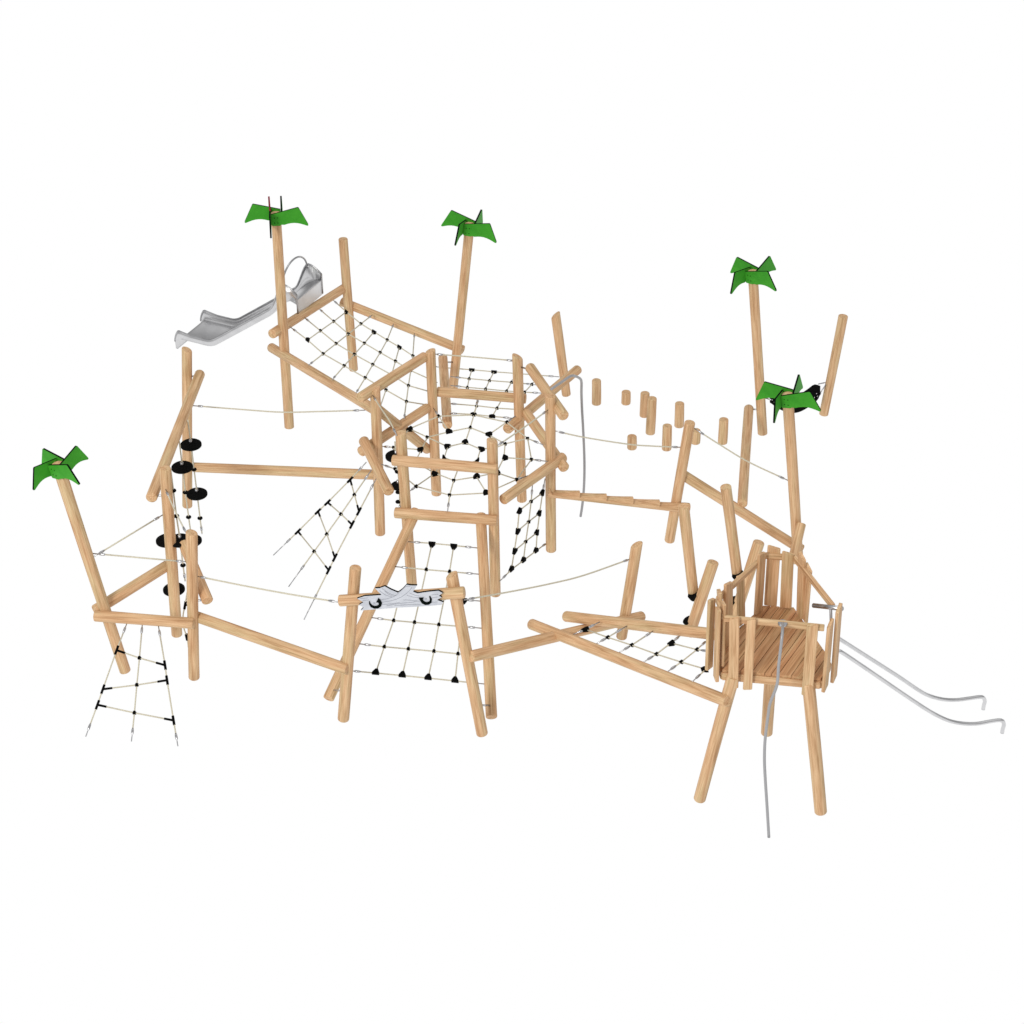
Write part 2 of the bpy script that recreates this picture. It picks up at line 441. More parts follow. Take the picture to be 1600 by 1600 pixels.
# ladder frame behind gate
A1b = atZ((513,1092), 0); A2b = atZ((768,1121), 0)
lad = thing('log_ladder', 'two long logs leaning from ground to tower front, behind the gateway', 'frame', mid(A1b, A2b))
def lean(key, top, bot, an, parent):
    B = atZ(bot, 0); A = at(top, 1/inv_at(an[0], top, an[1])); log(key, 'leaning_post', A, B, parent)
lean('l1', (651,797), (513,1092), ('r9',1), lad); lean('l2', (751,804), (768,1121), ('r9',1), lad)
b3('l1',(520,1078),'g1',(540,1080),lad); b3('g2',(747,1102),'l2',(767,1102),lad)

# ================= right part =================
A, B = post_pts((995,851), (971,996))
o = log('p992', 'post', A, B, None, cutA=(0,.7)); tag(o, 'slant-cut post left of the net bridge, rope from the gateway tied near its top', 'post', 'single log posts')
beam('gr', (735,1026), (1003,963), ('g2',-1), ('p992',-1), 'log beam rising from the gateway to the slant-cut post at the net bridge')
# lookout heights first
PB1 = atZ((1093,1249), 0); PB2 = atZ((1282.5,1269), 0); PB3 = atZ((1198,1146), 0)
hz = atY((1262,1060), PB2.y+.10).z
LP1 = (atZ((1146,1056), hz-.07), PB1); LP2 = (atZ((1263,1066), hz-.07), PB2); LP3 = (atY((1209,985), PB3.y), PB3)
LP3[0].z = hz-.07; LP3[0].y = PB3.y
look = thing('lookout_tower', 'raised lookout platform with plank railing on three splayed log legs', 'lookout tower', mid(PB1,PB2,PB3))
for k, (A, B) in zip(('k1','k2','k3'), (LP1,LP2,LP3)): log(k, 'leg', A, B, look, R*1.03)
brf = thing('log_bridge', 'two log beams converging beside the net that leads to the lookout', 'frame', mid(*[at((985,1030), 1/inv_at('k1',(1110,1000)))]))
rail('L1', (830,975), (1137,1096), ('gr',-1), ('k1',-1), brf, 'beam')
rail('L2', (884,963), (1124,992), ('z',.75,(884,963)), ('z',2.08,(1124,992)), brf, 'beam')
A, B = post_pts((1078,660), (1046,845), dy=-.1)
o = log('p1075', 'post', A, B, None); tag(o, 'tilted post where the notched step beam ends, two ropes tied to it', 'post', 'single log posts')
o = beam('nb', (856,769), (1077,794), ('d',-.6), ('p1075',-1), 'notched log beam with five saw-tooth steps right of the middle tower', notch=True)
beam('R2', (1061,738), (1253,859), ('p1075',1), ('palm4',1), 'log beam sloping from the tilted post to the palm-leaf pole behind the lookout')
A = at((1170,638), 1/inv_at('palm3',(1187,640),.0)); B = at((1160,787), 1/inv_at('R2',(1160,797),-.6))
o = log('p1165', 'post', A, B, None); tag(o, 'post with foot on a beam and head bolted to the back palm-leaf pole', 'post', 'single log posts')
part('bolt', tube_geo([A+Vector((.05,0,-.02)), A+Vector((.27,0,-.03))], .016, 8), STEEL, o)
A, B = post_pts((1317.5,494), (1287,647)); 
o = log('p1310', 'post', A, B, None, flat=True); tag(o, 'flat-topped post leaning right, rightmost at the back, holding the black hammock', 'post', 'single log posts')
# V step logs
def vlogs(ka, p1, q1, p2, q2, steps, label):
    A2, B2 = post_pts(p2, q2, dy=.15)
    t = thing('v_step_logs', label, 'step post', B2, 'pairs of logs meeting in a V')
    log(ka+'b', 'short_log', A2, B2, t, R*1.05)
    B = at(q1, 1/inv_at(ka+'b', q1, 1.0)); A = atY(p1, B.y-.1)
    log(ka+'a', 'long_log', A, B, t, flat=True)
    for (c, w) in steps:
        P = at(c, 1/inv_at(ka+'b', c, .3))
        V, Fc = [], []; n = 16
        for z, k2, tl in ((-.09,.40,0),(-.07,.60,0),(.03,1.08,.5),(.045,1.05,.5)):
            for k in range(n): a = k/n*2*math.pi; V.append(P+Vector((w*k2*math.cos(a), w*k2*math.sin(a), z+tl*w*math.cos(a))))
        for j in range(3):
            for k in range(n): Fc.append((j*n+k, j*n+(k+1)%n, (j+1)*n+(k+1)%n, (j+1)*n+k))
        Fc += [tuple(range(n))[::-1], tuple(3*n+k for k in range(n))]
        part('rubber_step', (V, Fc), RUBBER, t)
vlogs('v1', (1068,791), (1083.5,929), (1114.5,878), (1077,992), (((1083.5,931),.088),((1076,971),.09)), 'pair of logs meeting in a V, nearer the notched beam, black rubber steps between')
vlogs('v2', (1134,761), (1152,898), (1186,847), (1145,972), (((1152.5,900),.088),((1146,940),.085)), 'pair of logs meeting in a V, directly beside the lookout railing')

# stumps
st = [((932,594),(932,631),'tall-standing stump alone at the far left of the stump group, beside the bent pole'),
 ((978.4,612),(978,630.5),'shortest back-row stump, second from the left of the group'),
 ((1008,614),(1006.5,650),'stump half hidden behind the longest stump'),
 ((1019,622),(1016,677),'longest stump, standing in front of another one'),
 ((1062,630),(1061,666),'stump just behind and left of the tilted post, upper right of the group'),
 ((1042.7,665),(1041.5,702),'front stump crossed near its foot by the rope end'),
 ((987.5,681.5),(987.4,700.5),'shortest front stump, crossed through its middle by the rope'),
 ((1087.5,672),(1086.5,692),'stump mostly hidden behind the tilted post'),
 ((1131,655),(1129,692),'stump farthest right of the group, above the sloping rope')]
for tp, bt, lab in st:
    A, B = post_pts(tp, bt); o = log('st', 'stepping_stump', A, B, None); tag(o, lab, 'stump', 'upright stepping stumps')

# ================= nets =================
c5 = 16/3
net('ramp_net', 'wide square-mesh rope net sloping between the slide end and the tower',
    [('bk',0,zB((290,435))[0]),('bk',0,zB((640,205))[0]),('lf',-.3,zB((640,865))[0]),('lf',-.3,zB((835,980))[0]),('rt',-.3,zB((1145,410))[0]),('rt',-.3,zB((965,335))[0]),('r2',0,zB((1235,1190))[0])],
    [zB((290,435),(430,540),(560,655),(735,755),(910,855),(1083,957),(1253,1053),(1500,1092)),
     zB((400,350),(537,463),(668,570),(820,660),(973,745),(1130,830),(1270,920),(1500,985)),
     zB((520,275),(648,385),(770,490),(903,567),(1035,645),(1162,717),(1290,795),(1500,890)),
     zB((640,205),(752,305),(875,405),(983,472),(1093,540),(1195,598),(1307,672),(1500,760)),
     zB((430,540),(537,463),(648,385),(752,305)),
     zB((445,745),(560,655),(668,570),(770,490),(875,405),(965,335)),
     zB((640,865),(735,755),(820,660),(903,567),(983,472)),
     zB((835,980),(910,855),(973,745),(1035,645),(1093,540),(1145,410)),
     zB((1030,1110),(1083,957),(1130,830),(1162,717),(1195,598)),
     zB((1235,1190),(1253,1053),(1270,920),(1290,795),(1307,672),(1320,490))])
net('ladder_net', 'long rope net between the two leaning logs, seen behind the gateway sign',
    [('l1',0,(600,900)),('l1',0,(562,985)),('l1',0,(530,1050)),('l2',0,(752,856)),('l2',0,(760,980)),('l2',0,(766,1070))],
    [zJ((800,33),(975,45),(1145,62),(1320,80)), zJ((700,228),(930,250),(1112,266),(1330,285)),
     zJ((600,430),(725,443),(885,458),(1070,475),(1222,486),(1340,495)),
     zJ((510,626),(675,648),(838,662),(1028,680),(1200,694),(1350,707)),
     zJ((410,830),(602,853),(790,870),(990,888),(1178,908),(1362,925)),
     zJ((330,1040),(535,1058),(743,1078),(945,1098),(1155,1120),(1378,1143)),
     zJ((975,45),(930,250),(885,458),(838,662),(790,870),(743,1078)),
     zJ((1145,62),(1112,266),(1070,475),(1028,680),(990,888),(945,1098)),
     zJ((725,443),(675,648),(602,853),(535,1058)), zJ((1222,486),(1200,694),(1178,908),(1155,1120))])
net('hanging_net', 'small ladder-like rope net hanging from the short beam at far left',
    [('bm1',0,(199,970)),('bm1',0,(247,975)),('z',.12,(135,1148)),('z',.12,(278,1163))],
    [zH((420,495),(332,725),(217,1050),(172,1180),(80,1430)), zH((547,495),(522,790),(500,1015),(480,1247),(457,1470)),
     zH((680,520),(735,850),(752,975),(806,1310),(840,1510)), zH((332,725),(522,790),(735,850)),
     zH((217,1050),(500,1015),(752,975)), zH((172,1180),(480,1247),(806,1310))], style='tee')
net('hanging_net', 'rope net with T joints stretched from the tower left side down to three anchor rods',
    [('r10',0,(570.6,724)),('r10',0,(586.5,750)),('z',0,(427,867.5)),('z',0,(475,968))],
    [zI((910,235),(785,370),(597,560),(517,635),(350,802),(145,1000)), zI((955,300),(820,495),(708,657),(590,823),(485,968),(272,1262)),
     zI((995,375),(858,635),(800,745),(657,1020),(605,1125),(400,1537)), zI((785,370),(820,495),(858,635)),
     zI((597,560),(708,657),(800,745)), zI((517,635),(590,823),(657,1020)), zI((350,802),(485,968),(605,1125))], style='tee', rods=.38)
net('side_net', 'narrow upright rope net under the right side of the middle tower',
    [('r7',0,zK((1450,430))[0]),('d',0,zK((1575,890))[0]),('e',0,zK((1185,1205))[0]),('d',0,zK((1555,400))[0])],
    [zK((1340,630),(1440,550),(1535,480)), zK((1325,800),(1420,720),(1510,650)), zK((1300,965),(1395,885),(1490,810)),
     zK((1185,1210),(1275,1120),(1375,1045),(1480,965),(1575,893)),
     zK((1340,630),(1325,800),(1300,965),(1275,1120)), zK((1450,420),(1440,550),(1420,720),(1395,885),(1375,1045)),
     zK((1553,375),(1535,480),(1510,650),(1490,810),(1480,965))])
net('bridge_net', 'flat rope net between the two converging beams left of the lookout',
    [('L1',0,(932,1003)),('L1',0,(1005,1033)),('L1',0,(1080,1065)),('L2',0,(977,977)),('L2',0,(1066,988))],
    [zL((720,815),(610,870),(515,912)), zL((945,850),(798,938),(705,990)), zL((1185,880),(998,1003),(900,1060)),
     zL((1420,910),(1325,985),(1203,1078),(1095,1145)), zL((1640,950),(1540,1040),(1410,1144),(1290,1228)), zL((1616,1204),(1505,1305)),
     zL((610,870),(798,938),(998,1003),(1203,1078),(1410,1144),(1616,1204)), zL((1325,985),(1540,1040),(1660,1058))])
net('back_net', 'upright rope net at the back of the middle tower, behind its top rail',
    [('palm2',-.5,(708,590)),('palm2',-.5,(711,570)),('q',-.3,(872,588)),('b2',0,(697,640)),('r5',0,(800,662))],
    [zD((660,285),(745,293),(945,308),(1130,325),(1290,337),(1445,349),(1660,366)), zD((780,366),(923,382),(1092,398),(1275,412),(1445,430),(1470,433)),
     zD((780,440),(908,455),(1060,468),(1235,485),(1385,495),(1530,503)), zD((740,588),(985,608),(1155,628),(1420,645)),
     zD((740,670),(960,680),(1115,697),(1290,712)),
     zD((945,308),(923,382),(908,455),(900,540)), zD((1130,325),(1092,398),(1060,468),(1020,550)),
     zD((1283,392),(1275,412),(1235,485),(1155,628),(1115,697)), zD((1457,414),(1445,430),(1385,495),(1330,560)), zD((1000,560),(985,608),(960,680))], free=((7,0),(8,0)))
net('web_net', 'spider-web rope net spread inside the middle tower, hexagon hole at its centre',
    [('r3',0,zD((990,560))[0]),('r9',0,zD((745,1470))[0]),('a',0,zD((180,945))[0]),('d',0,zD((1560,1070))[0]),('b',0,zD((640,640))[0]),('d',0,zD((1540,935))[0])],
    [zD((990,555),(985,610),(962,685),(932,790),(890,915)), zD((630,635),(670,695),(755,825)),
     zD((425,800),(670,695),(962,685),(1235,745),(1410,880),(1442,1055),(1320,1222),(1068,1335),(760,1352),(480,1280),(305,1135),(295,955),(425,800)),
     zD((575,870),(755,825),(932,790),(1085,850),(1222,925),(1213,1040),(1150,1165),(985,1200),(795,1230),(640,1170),(470,1080),(525,975),(575,870)),
     zD((425,800),(575,870),(745,950)),
     zD((745,950),(890,915),(1017,970),(990,1065),(870,1100),(715,1040),(745,950)),
     zD((1300,700),(1235,745),(1085,850)), zD((1530,930),(1410,880),(1222,925),(1150,955),(1017,970)), zD((1560,1070),(1442,1055),(1213,1040)), zD((990,1065),(985,1200)), zD((985,1200),(1068,1335)),
     zD((1400,1195),(1320,1222),(1150,1165)), zD((870,1100),(825,1150),(795,1230),(760,1352),(745,1475)),
     zD((415,1330),(480,1280),(640,1170)), zD((640,1170),(715,1040)), zD((180,945),(295,955),(525,975)), zD((190,1095),(305,1135),(470,1080))])

# ================= single ropes =================
rope_px('long slack rope from the disc posts to the middle tower, crossing the tall palm-leaf pole', [(303,634),(380,640),(440,644),(500,643),(568,641)], ('s',0), ('a',0))
rope_px('straight rope from the leaning palm-leaf pole up to the nearest disc post', [(148,869),(255,804)], ('palm0',0), ('s2',0))
rope_px('nearly level rope from the leaning palm-leaf pole to the front left post', [(147,865),(293,878)], ('palm0',0), ('s3',0))
rope_px('rope sagging from the front left post to the gateway crossbar', [(306,900),(380,915),(450,928),(530,941)], ('s3',0), ('g1',0))
rope_px('rope sagging from the gateway right post to the slant-cut post', [(727,937),(800,924),(860,912),(912,899),(986,873)], ('g2',0), ('p992',0))
rope_px('slack rope from the middle tower to the tilted post, passing before the stumps', [(866,673),(911,683),(981,694),(1020,697),(1066,699)], ('d',0), ('p1075',0))
rope_px('sloping rope from the tilted post to the palm-leaf pole behind the lookout', [(1086,670),(1125,695),(1170,722),(1232,751)], ('p1075',0), ('palm4',0))
rope_px('short steep rope at the tower left side, between its two left posts', [(583,619),(598,642),(610,660),(619,679)], ('a',-1), ('f',-.6))
rope_px('diagonal rope across the tower right opening, from right post to front post', [(857,640),(820,667),(776,697)], ('d',-.5), ('e',-.2))
rope_px('short steep rope between the middle disc post and the front left post', [(258,763),(273,797),(292,835)], ('s2',-.5), ('s3',.5))
rope_px('level rope joining the tops of the two rear tower posts', [(676,553),(740,558),(808,564)], ('b',.4), ('c',.4))

# ================= discs =================
def disc_geo(c, r, h=.03):
    V = []; n = 28; Fc = []
    for z, k in ((-h,.88),(-h*.5,1),(h*.5,1),(h,.9)):
        for i in range(n): a = i/n*2*math.pi; V.append(c+Vector((r*k*math.cos(a), r*k*math.sin(a), z)))
    for j in range(3):
        for i in range(n): a, b = j*n+i, j*n+(i+1)%n; Fc.append((a,b,b+n,a+n))
    Fc.append(tuple(range(n))[::-1]); Fc.append(tuple(3*n+i for i in range(n)))
    return V, Fc
def chain(label, pts, items, zc0, grp='vertical ropes threaded with black discs'):
    T = at(pts[0], zc0); Y = T.y
    P = [atY(p, Y) for p in pts]
    b = P[-1].copy()
    t = thing('disc_rope', label, 'climbing rope', b, grp)
    part('rope', tube_geo(P, .0125, 8), ROPE, t)
    d = (P[-2]-P[-1]).normalized()
    part('shackle', join([tube_geo([P[-1]-d*.02, P[-1]+d*.17], .009, 8), tube_geo([P[-1]+d*.06, P[-1]+d*.13], .02, 8)]), STEEL, t)
    for kind, p in items:
        c = atY(p, Y)
        if kind in 'Dd':
            part('disc_seat', disc_geo(c, .18 if kind == 'D' else .12), RUBBER, t)
            part('clamp_sleeve', tube_geo([c+Vector((0,0,.02)), c+Vector((0,0,.11))], .026, 10), STEEL, t)
        else:
            part('rubber_bead', ball(c, .048, .62), RUBBER, t)
z1 = lambda p, s=0: 1/inv_at('dg', p, s)
chain('disc rope with the highest disc, hanging before the slant-cut post', zG((498,515),(525,705),(550,925),(575,1120),(600,1330),(616,1455)), [('D',zG((525,720))[0]),('B',zG((550,925))[0]),('D',zG((575,1130))[0]),('B',zG((600,1331))[0])], z1(zG((498,515))[0],-.5))
chain('disc rope whose disc hangs just left of the slant-cut post', zG((428,690),(452,895),(478,1115),(505,1322),(520,1430),(540,1600)), [('D',zG((452,908))[0]),('B',zG((478,1116))[0]),('B',zG((505,1322))[0]),('D',zG((528,1520))[0])], z1(zG((428,690))[0],-.3))
chain('beaded disc rope right beside the middle disc post', zF((1262,390),(1285,568),(1310,780),(1335,940),(1365,1190),(1382,1315)), [('B',zF((1285,568))[0]),('B',zF((1310,780))[0]),('D',zF((1340,985))[0]),('B',zF((1365,1190))[0])], 1/inv_at('s2',zF((1262,390))[0],.6))
chain('disc rope mostly hidden behind the middle disc post', zF((1195,600),(1232,970),(1290,1392),(1305,1500)), [('D',zF((1232,985))[0]),('D',zF((1290,1392))[0])], 1/inv_at('s2',zF((1195,600))[0],1.4))
chain('disc rope partly hidden behind the tower front left post', [(617,690),(619,713),(624,757),(625,800)], [('D',(619,713)),('B',(621,737)),('d',(622,759)),('B',(622,769)),('B',(622,784))], 1/inv_at('f',(626,700),1.2))
# knotted rope behind the front left post
P = [at(p, 1/inv_at('s3', p, 1.0)) for p in zH((922,230),(902,350),(885,440),(892,540),(918,615),(930,700))]
kr = thing('knotted_rope', 'short rope with two black joints peeping out behind the front left post', 'rope', P[-1])
part('rope', tube_geo(smooth_path(P,5), .0115, 8), ROPE, kr)
tee(P[1], P[0]-P[2], Vector((1,0,.2)), kr, 'tee'); tee(P[4], P[3]-P[5], Vector((1,0,-.1)), kr, 'tri')

# ================= sign =================
Aq, Bq = LOG['gx']; dx = Vector((Bq.x-Aq.x, Bq.y-Aq.y, 0)).normalized(); nf = Vector((dx.y, -dx.x, 0))
if nf.y > 0: nf = -nf
Q0 = at((628,932), 1/inv_at('gx',(628,932)))+nf*(R+.03)
def sp(p, off=0.0): return atPl(zS(p)[0], Q0+nf*off, nf)
def plate(pts, off, th):
    f = [sp(p, off) for p in pts]; bk_ = [v-nf*th for v in f]; n = len(f)
    return f+bk_, [tuple(range(n)), tuple(range(2*n-1,n-1,-1))]+[(i,(i+1)%n,(i+1)%n+n,i+n) for i in range(n)]
outl = [(275,330),(360,302),(450,296),(555,288),(515,250),(480,213),(530,211),(590,190),(660,228),(740,262),(790,225),(840,172),(890,180),(957,181),(935,215),(912,250),(960,270),(1080,252),(1200,240),(1248,266),(1205,298),(1238,314),(1185,345),(1258,372),(1238,400),(1100,412),(920,424),(740,432),(500,452),(318,464),(350,432),(300,400),(348,370)]
V, Fc = plate(outl, 0, .035); c = sum(V, Vector())/len(V)
me = mesh('signboard', [v-c for v in V], Fc, False)
sign = link('signboard', me, [BOARD, EDGE], None, c)
for p in me.polygons: p.material_index = 0 if len(p.vertices) > 4 else 1
tag(sign, 'pale grey splintered-plank sign with two black horseshoes on the gateway crossbar', 'sign')
def strip(pts, w, mname, m, off=.004):
    n = len(pts); L = []; Rr = []
    for i, p in enumerate(pts):
        a = Vector(pts[max(i-1,0)]); b = Vector(pts[min(i+1,n-1)]); d = (b-a).normalized(); nn = Vector((-d.y, d.x))
        ww = w[i] if isinstance(w, list) else w
        L.append(tuple(Vector(p)+nn*ww)); Rr.append(tuple(Vector(p)-nn*ww))
    V, Fc = [], []
    for p in L: V.append(sp(p, off)); 
    for p in Rr: V.append(sp(p, off))
    for p in L: V.append(sp(p, off)-nf*(off-.0005))
    for p in Rr: V.append(sp(p, off)-nf*(off-.0005))
    for i in range(n-1):
        Fc += [(i,i+1,n+i+1,n+i),(2*n+i,3*n+i,3*n+i+1,2*n+i+1),(i,2*n+i,2*n+i+1,i+1),(n+i,n+i+1,3*n+i+1,3*n+i)]
    Fc += [(0,n,3*n,2*n),(n-1,3*n-1,4*n-1,2*n-1)]
    return V, Fc
def shoe(pts, w, nail):
    o = part('horseshoe', strip([tuple(p) for p in pts], [x*1.25 for x in w], '', EDGE, .012), EDGE, sign, False)
shoe([(414,362),(420,392),(440,418),(472,431),(508,428),(534,410),(540,385),(528,362),(505,350)], [3,7,10,11,12,13,15,15,22], 0)
shoe([(1100,305),(1114,340),(1110,368),(1085,386),(1052,388),(1024,374),(1006,348),(1005,322)], [5,9,11,12,12,13,13,22], 0)
lines = [[(545,345),(640,325),(720,290),(820,200),(880,188)],[(560,372),(680,350),(780,310),(860,250),(900,200)],[(610,412),(760,385),(900,372),(960,355)],
 [(560,215),(640,270),(720,300)],[(530,240),(600,290),(680,312)],[(590,245),(640,285),(680,295)],[(800,345),(900,350),(985,362)],[(840,290),(900,310),(980,322)],[(870,265),(930,290),(980,300)],[(700,410),(850,400),(1000,400)],
 [(310,330),(400,322)],[(340,352),(410,345)],[(560,400),(700,385),(760,372)],[(1120,290),(1200,280)],[(1125,322),(1190,312)],[(1120,372),(1190,368)]]
for L in lines:
    pts = [tuple(v.to_2d()) for v in smooth_path([(x,y,0) for x,y in L], 5)]
    part('engraved_line', strip(pts, 2.0, '', LINE, .002), LINE, sign, False)
for cx, cy in ((472,382),(1058,335)):
    for k in (-9,0,9): part('engraved_line', strip([(cx-13,cy+k),(cx+13,cy+k)], 1.4, '', LINE, .002), LINE, sign, False)

# ================= lookout deck and railing =================
vpx = [(1129,1046),(1283,1060),(1298,1031),(1240,949),(1193,946),(1119,1014)]
VX = [atZ(p, hz) for p in vpx]
bd = Vector((300, 300/.57)); bd.normalize(); bdir = Vector((bd.x, bd.y, 0)); bn = Vector((-bd.y, bd.x, 0))
cd = mid(*VX); cd.z = hz
def clip(poly, n, dd, keep):
    out = []
    for i in range(len(poly)):
        a, b = poly[i], poly[(i+1)%len(poly)]; fa = (a.dot(n)-dd)*keep; fb = (b.dot(n)-dd)*keep
        if fa >= 0: out.append(a)
        if (fa >= 0) != (fb >= 0): out.append(a+(b-a)*(fa/(fa-fb)))
    return out
geos = []; w = .115; k = -10
lo = min(v.dot(bn) for v in VX); hi = max(v.dot(bn) for v in VX); x = lo
rw = random.Random(3)
while x < hi:
    w = rw.choice((.09,.12,.15,.17))
    P = clip(clip([v.copy() for v in VX], bn, x+.004, 1), bn, min(x+w-.004, hi), -1); x += w
    if len(P) < 3: continue
    n = len(P); V = [v for v in P]+[v-Vector((0,0,.045)) for v in P]
    geos.append((V, [tuple(range(n)), tuple(range(2*n-1,n-1,-1))]+[(i,(i+1)%n,(i+1)%n+n,i+n) for i in range(n)]))
V, Fc = join(geos); q = Vector((0,0,1)).rotation_difference(bdir); qi = q.inverted()
me = mesh('deck', [qi @ (v-cd) for v in V], Fc, False)
link('deck', me, DECK, look, cd, q)
bs = [v-Vector((0,0,.05)) for v in VX]+[v-Vector((0,0,.075)) for v in VX]
part('deck_base', (bs, [tuple(range(6)), tuple(range(11,5,-1))]+[(i,(i+1)%6,(i+1)%6+6,i+6) for i in range(6)]), DECK, look, False)
# joists under the boards' edge
for i in range(6):
    A, B = VX[i].copy(), VX[(i+1)%6].copy(); A.z = B.z = hz-.125; inn = (cd-(A+B)/2); inn.z = 0; inn.normalize()
    plank('edge_joist', A+inn*.01, B+inn*.01, .13, .06, Vector((0,0,1)), look)
rpx = [(1131,966),(1288,981),(1302,949),(1242,873),(1196,869),(1121,938)]
RX = [atZ(p, hz+.92) for p in rpx]
hr = sum((atY(rpx[i], VX[i].y).z for i in range(6)))/6
RX = [atZ(p, hr) for p in rpx]
for i in (0,2,3,4,5):
    A, B = RX[i], RX[(i+1)%6]; d = (B-A).normalized()
    a, b = A-d*.0+Vector((0,0,.004*i)), B+Vector((0,0,.004*i))
    plank('handrail', a, b, .10, .06, Vector((0,0,1)) if i in (0,) else Vector((0,0,1)), look)
pl = [((632,1240),(640,708),72,-.22),((743,1245),(775,703),66,-.22),((1215,1225),(1252,758),80,-.06),((1320,1275),(1365,748),48,-.22),((1385,1205),(1430,608),50,-.20),
      ((465,1125),(487,578),48,-.20),((518,1205),(535,640),46,-.22),((560,1010),(527,512),54,-.05),((598,700+250),(600,450),60,-.03),((700,790),(690,400),50,0),
      ((825,700),(855,225),60,-.02),((918,645),(948,178),92,-.03),((1036,660),(1054,225),84,0),((610,900),(585,520),50,0),((548,1090),(560,600),44,0),((1146,725),(1162,230),42,0),((1175,752),(1210,330),50,0)]
for i, (b, t_, w_, hb) in enumerate(pl):
    B = atZ(zM(b)[0], hz+hb); A = atY(zM(t_)[0], B.y)
    A.z = min(A.z+(.05 if i > 2 else 0), hr+.26)
    out = B-cd; out.z = 0; out.normalize()
    best = min(range(6), key=lambda j: abs((B-VX[j]).cross((VX[(j+1)%6]-VX[j]).normalized()).length) if (B-(VX[j]+VX[(j+1)%6])/2).length < 1.2 else 9)
    wd = (VX[(best+1)%6]-VX[best]).normalized()
    off = out*(.055 if hb < -.1 else .02)
    if i < 3:      # front boards are nailed to the outside of joist and rail
        en = Vector((wd.y, -wd.x, 0)); en = en if en.dot(out) > 0 else -en
        sh = en*(.075-(B-VX[0]).dot(en)); lean_ = A.x-B.x
        B = B+sh; B.z = hz-.27; A = Vector((B.x+lean_, B.y+.02, hr+.115)); off = Vector()
    px_ = dep(B)/F
    wpx = w_/5*px_/max(.42, abs(wd.x))
    wpx = min(wpx*1.08, .19)
    plank('railing_plank', B+off, A+off, wpx, .05, wd, look, peak=.5)
# brace log crossing behind the railing
A = at((1252,818), 1/inv_at('palm4',(1243,820),-1)); B = atY((1238,880), A.y-.5)
log('xl', 'brace', A, B, look, r=.085)
# handlebar
def lp(pts, Y=None, Z=None): return [atY(p, Y) if Y is not None else atZ(p, Z) for p in pts]
hb = VX[2].y
g = tube_geo([atY((1271,946),hb+.25), atY((1316,951),hb-.12)], .034, 12)
bar = part('handlebar', g, STEEL, look)
part('bar_stem', tube_geo([atY((1298,951),hb), atY((1299,985),hb)], .022, 10), GREYROD, look)
# ================= slide rails =================
def vert_plane_path(pts, S_, E_):
    n = (E_-S_).cross(Vector((0,0,1))).normalized(); return [atPl(p, S_, n) for p in pts]
pa = zP((215,350),(230,360),(400,468),(560,570),(700,660),(820,742),(900,785),(1000,812),(1100,817),(1200,805),(1270,795),(1300,800),(1312,825),(1305,855),(1300,885))
pb = zP((205,462),(232,460),(262,468),(400,560),(550,662),(700,765),(850,865),(950,925),(1050,970),(1150,990),(1250,992),(1350,975),(1415,966),(1444,974),(1452,1000),(1444,1030),(1439,1058))
Sa = atZ(pa[0], hz+.05); Ea = atZ(pa[-1], .30); Sb = atZ(pb[1], hz-.02); Eb = atZ(pb[-1], .30)
sr = thing('slide_bars', 'pair of parallel steel sliding bars descending right from the lookout', 'slide bars', Vector(((Ea+Eb)/2).to_2d().to_3d()))
part('bar', tube_geo(smooth_path(vert_plane_path(pa, Sa, Ea),5), .030, 12), BAR, sr)
part('bar', tube_geo(smooth_path(vert_plane_path(pb, Sb, Eb),5), .030, 12), BAR, sr)
# ================= poles =================
Bp = atZ((1201.4,1308), 0)
yr = RX[0].y*.4+RX[1].y*.6-.02
pts = [((1223,974),yr),((1223,977),yr-.14),((1222.6,986),yr-.38),((1221,1003),yr-.5),((1216.6,1040),Bp.y*.0+yr-.55),((1214,1070),None),((1203.5,1098),None),((1200,1119),None),((1195.6,1154),None),((1194.4,1185),None),((1195.6,1215),None),((1198.5,1260),None),((1201.4,1308),None)]
ys = yr-.55; P = []
for i, (p, y) in enumerate(pts):
    if y is None: t_ = (p[1]-1040)/(1308-1040); y = ys+(Bp.y-ys)*t_
    P.append(atY(p, y))
pole = part('bent_pole', tube_geo(smooth_path(P,6), .0215, 12), GREYROD, None)
tag(pole, 'bent grey sliding pole hooked on the lookout front handrail', 'pole', 'bent sliding poles')
part('clamp_plate', disc_geo(P[0]+Vector((0,.0,0)), .07, .02), STEEL, pole)
Bp = atZ((907,807), 0); yd = at((861,608), 1/inv_at('d',(861,620),0)).y
raw = zE((540,470),(620,415),(700,362),(740,362),(778,380),(792,410),(792,500),(797,640),(805,780),(815,1000),(817,1150),(812,1300),(800,1430),(785,1530))
P = []
for i, p in enumerate(raw):
    t_ = min(1, i/5); P.append(atY(p, yd-.12+(Bp.y-yd+.12)*t_))
pole2 = part('bent_pole', tube_geo(smooth_path(P,6), .0225, 12), GREYROD, None)
tag(pole2, 'bent grey sliding pole hooked on the middle tower right post', 'pole', 'bent sliding poles')

